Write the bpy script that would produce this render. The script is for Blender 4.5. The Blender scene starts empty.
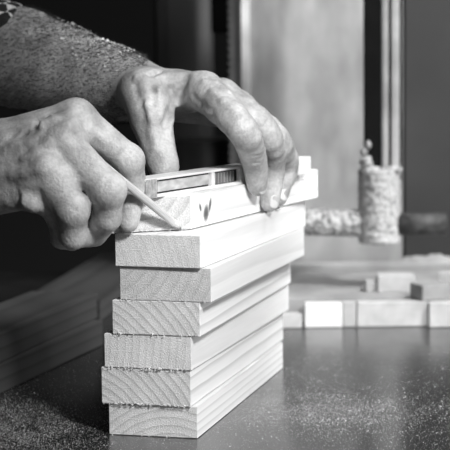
import bpy, bmesh, math, random
import numpy as np
from mathutils import Vector, Matrix, noise
random.seed(7); rng = np.random.default_rng(7)
sc = bpy.context.scene
C = sc.collection
R = math.radians
mm = 0.001

# ------------------------------------------------------------------ camera
F_PX = 1750.0
T = 0.90                                   # bench top height
ROLL = R(0.6)
PITCH = math.atan(183/F_PX)
rot = (Matrix.Rotation(R(90)-PITCH, 3, 'X') @ Matrix.Rotation(-ROLL, 3, 'Z'))
def ray(px, py):
    d = Vector(((px-225)/F_PX, -(py-225)/F_PX, -1.0))
    return rot @ d
_r = ray(197.5, 438.5)
CAM = Vector((0, 0, T - _r.z/_r.y*1.31))
def P(px, py, Y):
    d = ray(px, py); return CAM + d*(Y/d.y)
def PZ(px, py, z):
    d = ray(px, py); return CAM + d*((z-CAM.z)/d.z)
def PPL(px, py, p0, n, off=0.0):
    d = ray(px, py); q = p0 + n*off
    return CAM + d*((q-CAM).dot(n)/d.dot(n))
cd = bpy.data.cameras.new('camera'); cam = bpy.data.objects.new('camera', cd); C.objects.link(cam)
cam.matrix_world = Matrix.Translation(CAM) @ rot.to_4x4()
cd.sensor_width = 36; cd.lens = F_PX/450*36
cd.clip_start = 0.05
cd.dof.use_dof = True; cd.dof.focus_distance = 1.335; cd.dof.aperture_fstop = 12.0
sc.camera = cam
sc.view_settings.view_transform = 'Standard'; sc.view_settings.look = 'None'
sc.view_settings.gamma = 1.0; sc.view_settings.exposure = 0.0

# ------------------------------------------------------------------ materials
def mat(name):
    m = bpy.data.materials.new(name); m.use_nodes = True
    nt = m.node_tree; b = nt.nodes['Principled BSDF']
    return m, nt, b
def N(nt, kind, **kw):
    n = nt.nodes.new(kind)
    for k, v in kw.items():
        if k in n.inputs: n.inputs[k].default_value = v
        else: setattr(n, k, v)
    return n
def coords(nt, scale=(1,1,1), loc=(0,0,0), rotn=(0,0,0)):
    tc = nt.nodes.new('ShaderNodeTexCoord'); mp = nt.nodes.new('ShaderNodeMapping')
    mp.inputs['Scale'].default_value = scale; mp.inputs['Location'].default_value = loc
    mp.inputs['Rotation'].default_value = rotn
    nt.links.new(tc.outputs['Object'], mp.inputs['Vector']); return mp.outputs['Vector']
def ramp(nt, fac, stops):
    r = nt.nodes.new('ShaderNodeValToRGB'); nt.links.new(fac, r.inputs['Fac'])
    e = r.color_ramp.elements
    while len(e) < len(stops): e.new(0.5)
    for i, (p, v) in enumerate(stops): e[i].position = p; e[i].color = (v, v, v, 1)
    return r.outputs['Color']
def mix(nt, a, b, fac=1.0, mode='MULTIPLY'):
    m = nt.nodes.new('ShaderNodeMixRGB'); m.blend_type = mode
    if hasattr(fac, 'links'): nt.links.new(fac, m.inputs[0])
    else: m.inputs[0].default_value = fac
    for i, s in ((1, a), (2, b)):
        if hasattr(s, 'links'): nt.links.new(s, m.inputs[i])
        else: m.inputs[i].default_value = (s, s, s, 1)
    return m.outputs[0]
def bump(nt, b, h, strength, dist):
    n = nt.nodes.new('ShaderNodeBump'); n.inputs['Strength'].default_value = strength
    n.inputs['Distance'].default_value = dist
    nt.links.new(h, n.inputs['Height']); nt.links.new(n.outputs[0], b.inputs['Normal'])
def plain(name, v, rough=0.6, metal=0.0, nscale=30, namt=0.25, bstr=0.0, bdist=0.001, stretch=(1,1,1)):
    m, nt, b = mat(name)
    vec = coords(nt, stretch)
    n = N(nt, 'ShaderNodeTexNoise', Scale=nscale, Detail=5.0); nt.links.new(vec, n.inputs['Vector'])
    c = ramp(nt, n.outputs['Fac'], [(0.3, v*(1-namt)), (0.7, min(1, v*(1+namt)))])
    nt.links.new(c, b.inputs['Base Color'])
    b.inputs['Roughness'].default_value = rough; b.inputs['Metallic'].default_value = metal
    if bstr: bump(nt, b, n.outputs['Fac'], bstr, bdist)
    return m
# wood: growth rings about an axis parallel to the board's length (object Y)
def wood(name, v, cx, cz, ring=140, contrast=0.16, endv=None, knot=None, seed=0, dist=2.0):
    out = []
    for kind in ('long grain', 'end grain'):
        m, nt, b = mat(name+' '+kind)
        base = v if kind == 'long grain' else (endv if endv else v*0.72)
        vec = coords(nt, (1, 0.12, 1), (cx, seed*1.7, cz), (R(1.5), 0, R(2.0)))
        w = N(nt, 'ShaderNodeTexWave', Scale=ring/6.2832*2.2, Distortion=dist, Detail=3.0)
        w.wave_type = 'RINGS'; w.rings_direction = 'Y'; w.wave_profile = 'SAW'
        w.inputs['Detail Scale'].default_value = 0.8
        nt.links.new(vec, w.inputs['Vector'])
        k = contrast if kind == 'long grain' else contrast*1.15
        c = ramp(nt, w.outputs['Fac'], [(0.0, base), (0.6, base*(1-k*0.25)), (0.93, base*(1-k)), (1.0, base*(1-k*.4))])
        vec2 = coords(nt, (1, 0.03, 1) if kind == 'long grain' else (1, 1, 1))
        n = N(nt, 'ShaderNodeTexNoise', Scale=420.0 if kind == 'long grain' else 900.0, Detail=4.0)
        nt.links.new(vec2, n.inputs['Vector'])
        a = 0.06 if kind == 'long grain' else 0.30
        c2 = ramp(nt, n.outputs['Fac'], [(0.3, 1-a), (0.65, 1.0)])
        col = mix(nt, c, c2)
        if kind == 'end grain':
            vec3 = coords(nt); v3 = N(nt, 'ShaderNodeTexNoise', Scale=70.0, Detail=3.0)
            nt.links.new(vec3, v3.inputs['Vector'])
            col = mix(nt, col, ramp(nt, v3.outputs['Fac'], [(0.35, 0.86), (0.65, 1.0)]))
            bump(nt, b, n.outputs['Fac'], 0.8, 0.0009)
        if knot:
            # a dark forked knot growing in the face, in object space
            tc = nt.nodes.new('ShaderNodeTexCoord')
            res = None
            for (ky, kz, ry, rz, ang) in knot:
                mp = nt.nodes.new('ShaderNodeMapping'); mp.vector_type = 'TEXTURE'
                mp.inputs['Location'].default_value = (0, ky, kz); mp.inputs['Rotation'].default_value = (ang, 0, 0)
                mp.inputs['Scale'].default_value = (1, ry, rz)
                nt.links.new(tc.outputs['Object'], mp.inputs['Vector'])
                sx = nt.nodes.new('ShaderNodeSeparateXYZ'); nt.links.new(mp.outputs[0], sx.inputs[0])
                cb = nt.nodes.new('ShaderNodeCombineXYZ'); nt.links.new(sx.outputs[1], cb.inputs[1]); nt.links.new(sx.outputs[2], cb.inputs[2])
                ln = nt.nodes.new('ShaderNodeVectorMath'); ln.operation = 'LENGTH'; nt.links.new(cb.outputs[0], ln.inputs[0])
                q = ramp(nt, ln.outputs['Value'], [(0.0, 0.12), (0.55, 0.22), (0.85, 0.75), (1.0, 1.0)])
                res = q if res is None else mix(nt, res, q)
            col = mix(nt, col, res)
        nt.links.new(col, b.inputs['Base Color'])
        b.inputs['Roughness'].default_value = 0.75
        b.inputs['Specular IOR Level'].default_value = 0.25
        out.append(m)
    return out

# ------------------------------------------------------------------ object helpers
def link(name, bm, mats, parent=None, smooth=False):
    me = bpy.data.meshes.new(name); bm.to_mesh(me); bm.free()
    for m in (mats if isinstance(mats, (list, tuple)) else [mats]): me.materials.append(m)
    if smooth:
        for p in me.polygons: p.use_smooth = True
    o = bpy.data.objects.new(name, me); C.objects.link(o)
    if parent is not None:
        o.parent = parent
    return o
def tag(o, label=None, cat=None, group=None, kind=None):
    if label: o['label'] = label
    if cat: o['category'] = cat
    if group: o['group'] = group
    if kind: o['kind'] = kind
    return o
def empty(name, loc, rz=0):
    o = bpy.data.objects.new(name, None); C.objects.link(o)
    o.location = loc; o.rotation_euler = (0, 0, rz); o.empty_display_size = 0.02; return o
def bm_box(bm, c, s, bevel=0.0, mi=0):
    r = bmesh.ops.create_cube(bm, size=1.0)
    vs = r['verts']
    for v in vs: v.co = Vector((v.co.x*s[0]+c[0], v.co.y*s[1]+c[1], v.co.z*s[2]+c[2]))
    if bevel:
        es = list({e for v in vs for e in v.link_edges})
        bmesh.ops.bevel(bm, geom=es, offset=bevel, segments=2, affect='EDGES', profile=0.6)
def box(name, c, s, m, parent=None, bevel=0.0):
    bm = bmesh.new(); bm_box(bm, c, s, bevel); return link(name, bm, m, parent)
def bm_cyl(bm, a, b, r0, r1=None, seg=24, cap=True):
    a = Vector(a); b = Vector(b); r1 = r0 if r1 is None else r1
    d = b-a; q = d.to_track_quat('Z', 'Y').to_matrix().to_4x4()
    M = Matrix.Translation((a+b)/2) @ q
    return bmesh.ops.create_cone(bm, cap_ends=cap, segments=seg, radius1=r0, radius2=r1, depth=d.length, matrix=M)
def cyl(name, a, b, r0, m, parent=None, r1=None, seg=24):
    bm = bmesh.new(); bm_cyl(bm, a, b, r0, r1, seg)
    o = link(name, bm, m, parent)
    for p in o.data.polygons: p.use_smooth = len(p.vertices) == 4
    return o

# ------------------------------------------------------------------ setting
m_wall = plain('dark painted wall', 0.005, 0.8, nscale=4)
m_wallr = plain('workshop side wall', 0.35, 0.9, nscale=4)
m_floor = plain('concrete floor', 0.10, 0.8, nscale=8)
m_ceil = plain('ceiling plaster', 0.10, 0.9, nscale=6)
def struct(name, c, s, m):
    return tag(box(name, c, s, m), kind='structure')
struct('floor', (0.1, 1.2, -0.05), (4.4, 5.2, 0.1), m_floor)
struct('wall_back', (0.1, 3.85, 1.35), (4.4, 0.1, 2.7), m_wall)
struct('wall_left', (-2.15, 1.2, 1.35), (0.1, 5.2, 2.7), m_wall)
# right wall with a real window opening
WY0, WY1, WZ0, WZ1 = -1.1, 0.9, 1.0, 2.3
bm = bmesh.new()
bm_box(bm, (2.35, (-1.4+WY0)/2, 1.35), (0.1, WY0+1.4, 2.7)); bm_box(bm, (2.35, (WY1+3.8)/2, 1.35), (0.1, 3.8-WY1, 2.7))
bm_box(bm, (2.35, (WY0+WY1)/2, WZ0/2), (0.1, WY1-WY0, WZ0)); bm_box(bm, (2.35, (WY0+WY1)/2, (WZ1+2.7)/2), (0.1, WY1-WY0, 2.7-WZ1))
tag(link('wall_right', bm, m_wallr), kind='structure')
bm = bmesh.new()
for y in (WY0+.02, WY1-.02): bm_box(bm, (2.33, y, (WZ0+WZ1)/2), (0.08, 0.05, WZ1-WZ0))
for z in (WZ0+.02, WZ1-.02): bm_box(bm, (2.33, (WY0+WY1)/2, z), (0.08, WY1-WY0, 0.05))
tag(link('window_1', bm, plain('painted window frame', 0.6, 0.5)), kind='structure')
struct('ceiling', (0.1, 1.2, 2.75), (4.4, 5.2, 0.1), m_ceil)

# ------------------------------------------------------------------ workbench
def bench_material():
    m, nt, b = mat('worn glossy bench top')
    vec = coords(nt); n = N(nt, 'ShaderNodeTexNoise', Scale=9.0, Detail=6.0); nt.links.new(vec, n.inputs['Vector'])
    n2 = N(nt, 'ShaderNodeTexNoise', Scale=160.0, Detail=4.0); nt.links.new(vec, n2.inputs['Vector'])
    c = mix(nt, ramp(nt, n.outputs['Fac'], [(0.35, 0.014), (0.7, 0.032)]), ramp(nt, n2.outputs['Fac'], [(0.35, 0.7), (0.7, 1.1)]))
    nt.links.new(c, b.inputs['Base Color'])
    nt.links.new(ramp(nt, n.outputs['Fac'], [(0.3, 0.16), (0.75, 0.30)]), b.inputs['Roughness'])
    b.inputs['Specular IOR Level'].default_value = 0.9
    b.inputs['IOR'].default_value = 1.9
    bump(nt, b, n2.outputs['Fac'], 0.12, 0.0003)
    return m
bench = empty('workbench', (0.2, 1.55, 0))
tag(bench, 'dark glossy workbench top dusted with sawdust under the board stack', 'workbench')
m_bench = bench_material(); m_steel = plain('painted steel legs', 0.06, 0.5)
box('tabletop', (0, 0, T-0.02), (1.5, 1.5, 0.04), m_bench, bench, 0.003)
for sx in (-.66, .66):
    for sy in (-.66, .66): box('leg', (sx, sy, (T-0.04)/2), (0.07, 0.07, T-0.04), m_steel, bench, 0.003)

# ------------------------------------------------------------------ the boards of the stack
TH = []          # world planes
def yaw_from_vp(vx): return math.atan((vx-225)/F_PX)
def prism(name, pts, z0, z1, axis_yaw, mats, label=None, cat=None, group=None, endfaces=(), parent=None, rough_edge=0.0, bev=0.0004, origin=None):
    """vertical-sided board from plan points (world), origin at first point, local Y along its length"""
    o0 = Vector((pts[0][0], pts[0][1], z0)) if origin is None else origin
    Ri = Matrix.Rotation(axis_yaw, 3, 'Z')       # world -> local : length to +Y
    bm = bmesh.new()
    loc = [Ri @ (Vector((p[0], p[1], 0)) - Vector((o0.x, o0.y, 0))) for p in pts]
    bot = [bm.verts.new((q.x, q.y, z0-o0.z)) for q in loc]; top = [bm.verts.new((q.x, q.y, z1-o0.z)) for q in loc]
    n = len(pts); bm.faces.new(bot[::-1]); bm.faces.new(top)
    for i in range(n):
        f = bm.faces.new((bot[i], bot[(i+1) % n], top[(i+1) % n], top[i]))
        if i in endfaces: f.material_index = 1
    bmesh.ops.recalc_face_normals(bm, faces=bm.faces)
    bmesh.ops.bevel(bm, geom=list(bm.edges), offset=bev, segments=2, affect='EDGES')
    o = link(name, bm, mats, parent)
    o.location = o0; o.rotation_euler = (0, 0, -axis_yaw)
    if label: tag(o, label, cat, group)
    return o
def board_pts(fr, yaw, xl, xr, z):
    """front right corner fr (world) -> four plan points ; xl, xr pixel columns of the end face's left and the far end"""
    d = Vector((math.sin(yaw), math.cos(yaw), 0)); e = Vector((-math.cos(yaw), math.sin(yaw), 0))
    def along(v, px):
        # distance t with projected x = px
        lo, hi = 0.0, 0.6
        Rt = rot.transposed()
        def proj(t):
            q = Rt @ (fr + v*t - CAM); return 225 + F_PX*q.x/(-q.z)
        s = 1 if proj(0.1) > proj(0) else -1
        for _ in range(50):
            m_ = (lo+hi)/2
            if s*(proj(m_)-px) < 0: lo = m_
            else: hi = m_
        return lo
    W = along(e, xl); L = along(d, xr)
    return [fr, fr+d*L, fr+d*L+e*W, fr+e*W], L, W, d, e
specs = [ # front px x, seam y bottom(front), left x, far x, VP x, seam top y
    ('F', 197.6, 438.5, 109.3, 283.0, 683), ('E', 191.0, 407.0, 101.8, 283.2, 700), ('D', 191.5, 370.6, 104.6, 288.8, 725),
    ('C', 200.3, 336.8, 112.6, 290.6, 700), ('B', 211.3, 302.6, 120.2, 304.3, 733), ('A', 200.6, 268.6, 115.4, 305.6, 775)]
tops_px = [407.0, 370.6, 336.8, 302.6, 268.6, 235.8]
labels = {'A': 'pale pine board at the top of the six-board stack, just under the marked board',
 'B': 'second pale board down the stack, its end grain jutting furthest right',
 'C': 'third board down the stack, with fine slanting growth rings on its end',
 'D': 'fourth board down the stack, speckled end grain and crumbs of sawdust below',
 'E': 'second board from the bottom, sticking furthest left with a ragged lower edge',
 'F': 'bottom board of the stack lying on the dark bench, curved rings on its end'}
ringc = {'F': (0.02, 0.05), 'E': (0.11, 0.06), 'D': (0.13, -0.02), 'C': (0.12, 0.07), 'B': (0.09, -0.05), 'A': (0.16, 0.03)}
z = T + 0.0003
geo = {}
FR0 = None
for i, (k, fx, sy, xl, xr, vp) in enumerate(specs):
    fr = PZ(fx, sy, z)
    # keep near corners at a similar distance: thickness from the pixel height at that distance
    h = (tops_px[i] - sy)
    # solve top z so that the front edge top projects to tops_px
    top = P(fx, tops_px[i], fr.y).z
    yaw = yaw_from_vp(vp)
    pts, L, W, d, e = board_pts(fr, yaw, xl, xr, z)
    cx, cz = ringc[k]
    ms = wood('pine '+k, {'A': .78, 'B': .66, 'C': .76, 'D': .70, 'E': .72, 'F': .74}[k], cx, cz, ring=150 if k != 'B' else 110, contrast={'A': .10, 'B': .14, 'C': .32, 'D': .14, 'E': .34, 'F': .26}[k], endv=0.72 if k != 'B' else 0.60, seed=i)
    b_ = prism('pine_board', pts, z, top, yaw, ms, labels[k], 'board', 'boards of the stack', endfaces=(1, 3))
    geo[k] = (fr, d, e, L, W, z, top, yaw, b_)
    print('BOARD', k, 'Y', round(fr.y, 4), 'L', round(L, 3), 'W', round(W, 4), 'th', round(top-z, 4))
    z = top + 0.0004
ZA = z
# torn fibres hanging from the saw cuts
m_fibre = plain('torn wood fibre', 0.55, 0.9)
def fibres(parent_key, seed, n=60, zmin=-0.0022, size=1.0):
    fr, d, e, L, W, z0, z1, yaw, ob = geo[parent_key]
    r = random.Random(seed); bm = bmesh.new()
    for _ in range(n):
        t = r.random()*W; w = r.uniform(.0004, .0014)*size; h = r.uniform(.0004, .0016)*size
        c = Vector((-t, -0.0003-r.random()*0.0008, r.uniform(-0.0002, 0.0008)))
        a = [bm.verts.new(c+Vector((r.uniform(-w, w), r.uniform(-.0007, .0004), r.uniform(-h, h)))) for _ in range(4)]
        for f in ((0, 1, 2), (0, 1, 3), (1, 2, 3), (0, 2, 3)): bm.faces.new([a[j] for j in f])
    return link('torn_fibres', bm, m_fibre, ob)
fibres('E', 1, 110); fibres('D', 2, 80); fibres('B', 3, 20); fibres('C', 4, 25); fibres('F', 5, 12)

# marked (mitred) board on top of the stack
MZ0 = ZA+.0007
mc = PZ(191.5, 228.9, MZ0); MZ1 = P(190.4, 195.3, mc.y).z
mr = PZ(318.0, 197.3, MZ0); ml = PZ(113.0, 232.9, MZ0)
md = (mr-mc); ML = md.length; md.normalize(); myaw = math.atan2(md.x, md.y)
me_ = Vector((-md.y, md.x, 0))            # to the left of the length
wM = (ml-mc).dot(me_)
print('MARKED', 'Y', mc.y, 'L', ML, 'W', wM, 'th', MZ1-MZ0, 'yaw', math.degrees(myaw), 'angle', math.degrees(math.acos((ml-mc).normalized().dot(md))))
print('ML', ml.y, 'mc', mc.y, 'F130', PPL(130, 210, mc, ((mc-ml).cross(Vector((0,0,1)))).normalized()).y)
mpts = [mc, mr, mr+me_*wM, ml]
mn = Vector((md.y, -md.x, 0))             # outward normal of the bright long face
kc = PPL(205.5, 207, mc, mn); kl = Matrix.Rotation(myaw, 3, 'Z') @ (kc-mc)
knot = [(kl.y+.001, kl.z-0.005, 0.0062, 0.0085, -0.30), (kl.y-0.010, kl.z+0.0005, 0.0025, 0.0045, 0.5), (kl.y+0.009, kl.z+0.001, 0.0028, 0.007, -0.35)]
msM = wood('marked pine', 0.82, 0.03, -0.03, ring=120, contrast=0.2, endv=0.66, seed=11)
msK = wood('marked pine face', 0.82, 0.03, -0.03, ring=120, contrast=0.2, endv=0.66, seed=11, knot=knot)
marked = prism('marked_board', mpts, MZ0, MZ1, myaw, [msK[0], msM[1]], 'mitred pale board on top of the stack, dark knot on its side', 'board', endfaces=(1, 3))
r = random.Random(9); bm = bmesh.new()
for _ in range(90):
    t = r.random()**1.3; c = ml.lerp(mc, t) - mc
    c = Matrix.Rotation(myaw, 3, 'Z') @ c; w = r.uniform(.0004, .0013)
    c += Vector((0, -.0006, r.uniform(0, .0008)))
    a = [bm.verts.new(c+Vector((r.uniform(-w, w), r.uniform(-.0008, .0002), r.uniform(-w, w)))) for _ in range(4)]
    for f in ((0, 1, 2), (0, 1, 3), (1, 2, 3), (0, 2, 3)): bm.faces.new([a[j] for j in f])
link('torn_fibres', bm, m_fibre, marked)

# slotted wooden gauge lying on the marked board
gz = MZ1 + 0.0002
g0 = PZ(146.0, 199.3, gz); g1 = PZ(311.0, 173.0, gz)
gd = (g1-g0); GL = gd.length; gd.normalize(); gyaw = math.atan2(gd.x, gd.y)
GH = P(146, 179.5, g0.y).z - gz; GW = 0.020
print('GAUGE', GL, GH, math.degrees(gyaw), g0.y)
gauge = empty('slotted_gauge', g0, -gyaw)
tag(gauge, 'slim wooden gauge bar with two dark-edged slots, held flat on the marked board', 'marking gauge')
m_gw = plain('planed gauge wood', 0.66, 0.55, nscale=120, namt=0.12, stretch=(1, .1, 1))
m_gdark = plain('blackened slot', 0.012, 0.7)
m_gend = plain('grey end block', 0.30, 0.6, nscale=300, namt=0.35)
Rg = Matrix.Rotation(gyaw, 3, 'Z')
gn = Vector((gd.y, -gd.x, 0))
def gy(px, py):   # local length coordinate of a pixel on the gauge's face
    return (Rg @ (PPL(px, py, g0, gn)-g0)).y
a0, a1, a2, a3, a4 = gy(157, 188), gy(212, 181), gy(215, 180), gy(240, 176), gy(246, 176)
bm = bmesh.new(); WB = 0.004
bm_box(bm, (-WB-(GW-WB)/2, GL/2, GH/2), (GW-WB, GL, GH), .0004)          # core behind the slots
bm_box(bm, (-WB/2, GL/2, GH-.0009), (WB, GL, .0018), .0003)              # upper lip
bm_box(bm, (-WB/2, GL/2, .0012), (WB, GL, .0024), .0003)                 # lower lip
bm_box(bm, (-WB/2, (a1+a2)/2, GH/2), (WB-.0002, (a2-a1), GH-.0040))
bm_box(bm, (-WB/2, (a3+GL)/2, GH/2), (WB-.0002, GL-a3, GH-.0040))
link('gauge_body', bm, m_gw, gauge)
box('end_block', (-GW/2+.0004, a0/2, GH/2), (GW, a0-.0004, GH-.0008), m_gend, gauge, .0005)
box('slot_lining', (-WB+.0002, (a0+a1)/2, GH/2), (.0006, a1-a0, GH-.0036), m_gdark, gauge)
box('inlay', (-WB/2-.0002, (a0+a1)/2, GH/2+.0003), (WB-.0012, a1-a0-.005, GH-.0070), plain('pale inlay', 0.40, 0.5, nscale=200, namt=.3, stretch=(1, .4, 1)), gauge, .0003)
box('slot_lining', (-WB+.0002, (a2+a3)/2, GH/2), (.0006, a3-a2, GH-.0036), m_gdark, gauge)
bm = bmesh.new()
for j in range(7):
    y = a2 + (a3-a2)*(j+.9)/8.4
    bm_box(bm, (-WB+.0012, y, GH/2), (.0016, (a3-a2)*.035*(1+.5*(j % 2)), GH-.0062))
link('scale_ribs', bm, plain('scale ribs', 0.22, 0.5), gauge)

# ------------------------------------------------------------------ pencil
ptip = PPL(181.5, 229.3, mc, ((mc-ml).cross(Vector((0, 0, 1)))).normalized(), 0.0015)
if ptip.y > mc.y+.01: ptip = P(181.5, 229.3, mc.y-.004)
pback = P(100, 162.5, 1.262)
pd = (pback-ptip).normalized()
pencil = empty('pencil', ptip); pencil.rotation_euler = pd.to_track_quat('Z', 'Y').to_euler()
tag(pencil, 'pale pencil held in the fingers, its point marking the board edge', 'pencil')
m_pen = plain('pale lacquered pencil', 0.50, 0.35, nscale=60, namt=.08); m_pw = plain('sharpened cedar', 0.5, 0.7, nscale=400); m_lead = plain('graphite', 0.14, 0.3)
PL = (pback-ptip).length
pr = 0.0032
def lathe_bm(prof, seg=6):
    bm = bmesh.new(); rings = []
    for (z_, r_) in prof:
        rings.append([bm.verts.new((r_*math.cos(2*math.pi*k/seg), r_*math.sin(2*math.pi*k/seg), z_)) for k in range(seg)])
    for a, b in zip(rings, rings[1:]):
        for k in range(seg): bm.faces.new((a[k], a[(k+1) % seg], b[(k+1) % seg], b[k]))
    bm.faces.new(rings[0][::-1]); bm.faces.new(rings[-1]); return bm
b_ = lathe_bm([(.012, pr), (PL, pr)], 6); bmesh.ops.bevel(b_, geom=[e for e in b_.edges], offset=.0005, segments=2, affect='EDGES')
link('barrel', b_, m_pen, pencil)
link('sharpened_cone', lathe_bm([(.003, .0011), (.0122, pr*.97)], 24), m_pw, pencil, True)
link('lead', lathe_bm([(0, .0004), (.0032, .0012)], 16), m_lead, pencil, True)

# ------------------------------------------------------------------ the person (signed distance field -> one mesh)
def seg_axis(lo, flo, fhi, hi, h, grow=1.09, maxh=0.02):
    mid = np.arange(flo, fhi+h, h); left = []; x = flo; s = h
    while x > lo: s = min(s*grow, maxh); x -= s; left.append(x)
    right = []; x = mid[-1]; s = h
    while x < hi: s = min(s*grow, maxh); x += s; right.append(x)
    return np.array(left[::-1]+list(mid)+right)
class Field:
    def __init__(s, X, Y, Z): s.X, s.Y, s.Z = X, Y, Z; s.sh = (len(X), len(Y), len(Z))
    def new(s): return np.full(s.sh, 0.06, np.float32)
    def sl(s, pts, pad):
        p = np.array([list(q) for q in pts]); lo = p.min(0)-pad; hi = p.max(0)+pad; r = []
        for ax, a in enumerate((s.X, s.Y, s.Z)):
            i0 = max(0, np.searchsorted(a, lo[ax])-1); i1 = min(len(a), np.searchsorted(a, hi[ax])+1); r.append(slice(i0, max(i1, i0)))
        return tuple(r)
    def grid(s, sl):
        return (s.X[sl[0]][:, None, None].astype(np.float32), s.Y[sl[1]][None, :, None].astype(np.float32), s.Z[sl[2]][None, None, :].astype(np.float32))
    def capsule(s, arr, a, b, ra, rb, k=.004, carve=False):
        pad = max(ra, rb)+k+.022; sl = s.sl([a, b], pad)
        if any(q.stop <= q.start for q in sl): return
        x, y, z = s.grid(sl); d = b-a; L2 = max(d.length_squared, 1e-9)
        t = np.clip(((x-a.x)*d.x+(y-a.y)*d.y+(z-a.z)*d.z)/L2, 0, 1)
        v = np.sqrt((x-a.x-t*d.x)**2+(y-a.y-t*d.y)**2+(z-a.z-t*d.z)**2) - (ra+(rb-ra)*t)
        s._m(arr, sl, v, k, carve)
    def ellipsoid(s, arr, c, axes, rad, k=.004, carve=False):
        pad = max(rad)+k+.022; sl = s.sl([c], pad)
        if any(q.stop <= q.start for q in sl): return
        x, y, z = s.grid(sl); x = x-c.x; y = y-c.y; z = z-c.z
        u = [(x*a.x+y*a.y+z*a.z) for a in axes]
        k0 = np.sqrt(sum((q/r_)**2 for q, r_ in zip(u, rad))); k1 = np.sqrt(sum((q/(r_*r_))**2 for q, r_ in zip(u, rad)))+1e-6
        s._m(arr, sl, k0*(k0-1)/k1, k, carve)
    def _m(s, arr, sl, v, k, carve):
        a = arr[sl]
        if carve: v = -v; h = np.maximum(k-np.abs(a-v), 0)/k; arr[sl] = np.maximum(a, v)+h*h*k*.25
        else: h = np.maximum(k-np.abs(a-v), 0)/k; arr[sl] = np.minimum(a, v)-h*h*k*.25
def smin(a, b, k):
    h = np.maximum(k-np.abs(a-b), 0)/k; return np.minimum(a, b)-h*h*k*.25
def surface_nets(f, F_, name, material, parent=None, smooth_it=2):
    X, Y, Z = F_.X, F_.Y, F_.Z
    ins = f < 0
    c8 = [(i, j, k) for i in (0, 1) for j in (0, 1) for k in (0, 1)]
    n = [d-1 for d in f.shape]
    cnt = np.zeros(n, np.uint8)
    for (i, j, k) in c8: cnt += ins[i:i+n[0], j:j+n[1], k:k+n[2]]
    act = (cnt > 0) & (cnt < 8); del cnt
    I, J, K = np.nonzero(act)
    idx = np.full(n, -1, np.int32); idx[I, J, K] = np.arange(len(I))
    acc = np.zeros((len(I), 3)); num = np.zeros(len(I))
    for a in c8:
        for ax in range(3):
            if a[ax]: continue
            b = list(a); b[ax] = 1
            ia = (I+a[0], J+a[1], K+a[2]); ib = (I+b[0], J+b[1], K+b[2])
            fa = f[ia].astype(float); fb = f[ib].astype(float); m_ = (fa < 0) != (fb < 0)
            t = np.where(m_, fa/np.where(m_, fa-fb, 1), 0)
            pa = np.stack([X[ia[0]], Y[ia[1]], Z[ia[2]]], 1); pb = np.stack([X[ib[0]], Y[ib[1]], Z[ib[2]]], 1)
            acc += (pa+(pb-pa)*t[:, None])*m_[:, None]; num += m_
    V = acc/num[:, None]
    quads = []
    for ax in range(3):
        s0 = [slice(1, d-1) for d in f.shape]; s1 = list(s0)
        s0[ax] = slice(0, f.shape[ax]-1); s1[ax] = slice(1, f.shape[ax])
        A = ins[tuple(s0)]; B = ins[tuple(s1)]
        for flip, mk in ((False, A & ~B), (True, ~A & B)):
            e = np.nonzero(mk); e = [e[q]+(1 if q != ax else 0) for q in range(3)]
            u, v = [(1, 2), (2, 0), (0, 1)][ax]
            def at(du, dv):
                g = [e[0], e[1], e[2]]; g[u] = g[u]-du; g[v] = g[v]-dv; return idx[g[0], g[1], g[2]]
            q = np.stack([at(1, 1), at(0, 1), at(0, 0), at(1, 0)], 1)
            if flip: q = q[:, ::-1]
            quads.append(q)
    Q = np.concatenate(quads)
    E = np.concatenate([Q[:, [0, 1]], Q[:, [1, 2]], Q[:, [2, 3]], Q[:, [3, 0]]])
    for _ in range(smooth_it):
        s_ = np.zeros_like(V); c_ = np.zeros(len(V))
        for col in range(3): s_[:, col] = np.bincount(E[:, 0], V[E[:, 1], col], len(V))+np.bincount(E[:, 1], V[E[:, 0], col], len(V))
        c_ = np.bincount(E[:, 0], minlength=len(V))+np.bincount(E[:, 1], minlength=len(V))
        V = V*.5+.5*s_/np.maximum(c_, 1)[:, None]
    me = bpy.data.meshes.new(name)
    me.vertices.add(len(V)); me.vertices.foreach_set('co', V.astype(np.float32).ravel())
    me.loops.add(Q.size); me.loops.foreach_set('vertex_index', Q.astype(np.int32).ravel())
    me.polygons.add(len(Q)); me.polygons.foreach_set('loop_start', np.arange(0, Q.size, 4, dtype=np.int32))
    me.update(calc_edges=True); me.validate()
    me.polygons.foreach_set('use_smooth', np.ones(len(me.polygons), bool))
    me.materials.append(material)
    o = bpy.data.objects.new(name, me); C.objects.link(o)
    if parent is not None: o.parent = parent
    return o, V

def skin_material():
    m, nt, b = mat('weathered skin')
    vec = coords(nt)
    n1 = N(nt, 'ShaderNodeTexNoise', Scale=55.0, Detail=5.0); nt.links.new(vec, n1.inputs['Vector'])
    n2 = N(nt, 'ShaderNodeTexNoise', Scale=420.0, Detail=4.0); nt.links.new(vec, n2.inputs['Vector'])
    vo = N(nt, 'ShaderNodeTexVoronoi', Scale=700.0); nt.links.new(vec, vo.inputs['Vector'])
    c = mix(nt, ramp(nt, n1.outputs['Fac'], [(0.3, 0.28), (0.7, 0.54)]), ramp(nt, n2.outputs['Fac'], [(0.3, 0.82), (0.65, 1.06)]))
    nt.links.new(c, b.inputs['Base Color'])
    b.inputs['Roughness'].default_value = 0.5
    b.inputs['Specular IOR Level'].default_value = 0.45
    h = mix(nt, n2.outputs['Fac'], vo.outputs['Distance'], 0.45, 'ADD')
    n3 = N(nt, 'ShaderNodeTexNoise', Scale=110.0, Detail=3.0); nt.links.new(vec, n3.inputs['Vector'])
    h2 = mix(nt, h, n3.outputs['Fac'], 1.0, 'ADD')
    bump(nt, b, h2, 0.55, 0.0008)
    return m
m_skin = skin_material()

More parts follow.
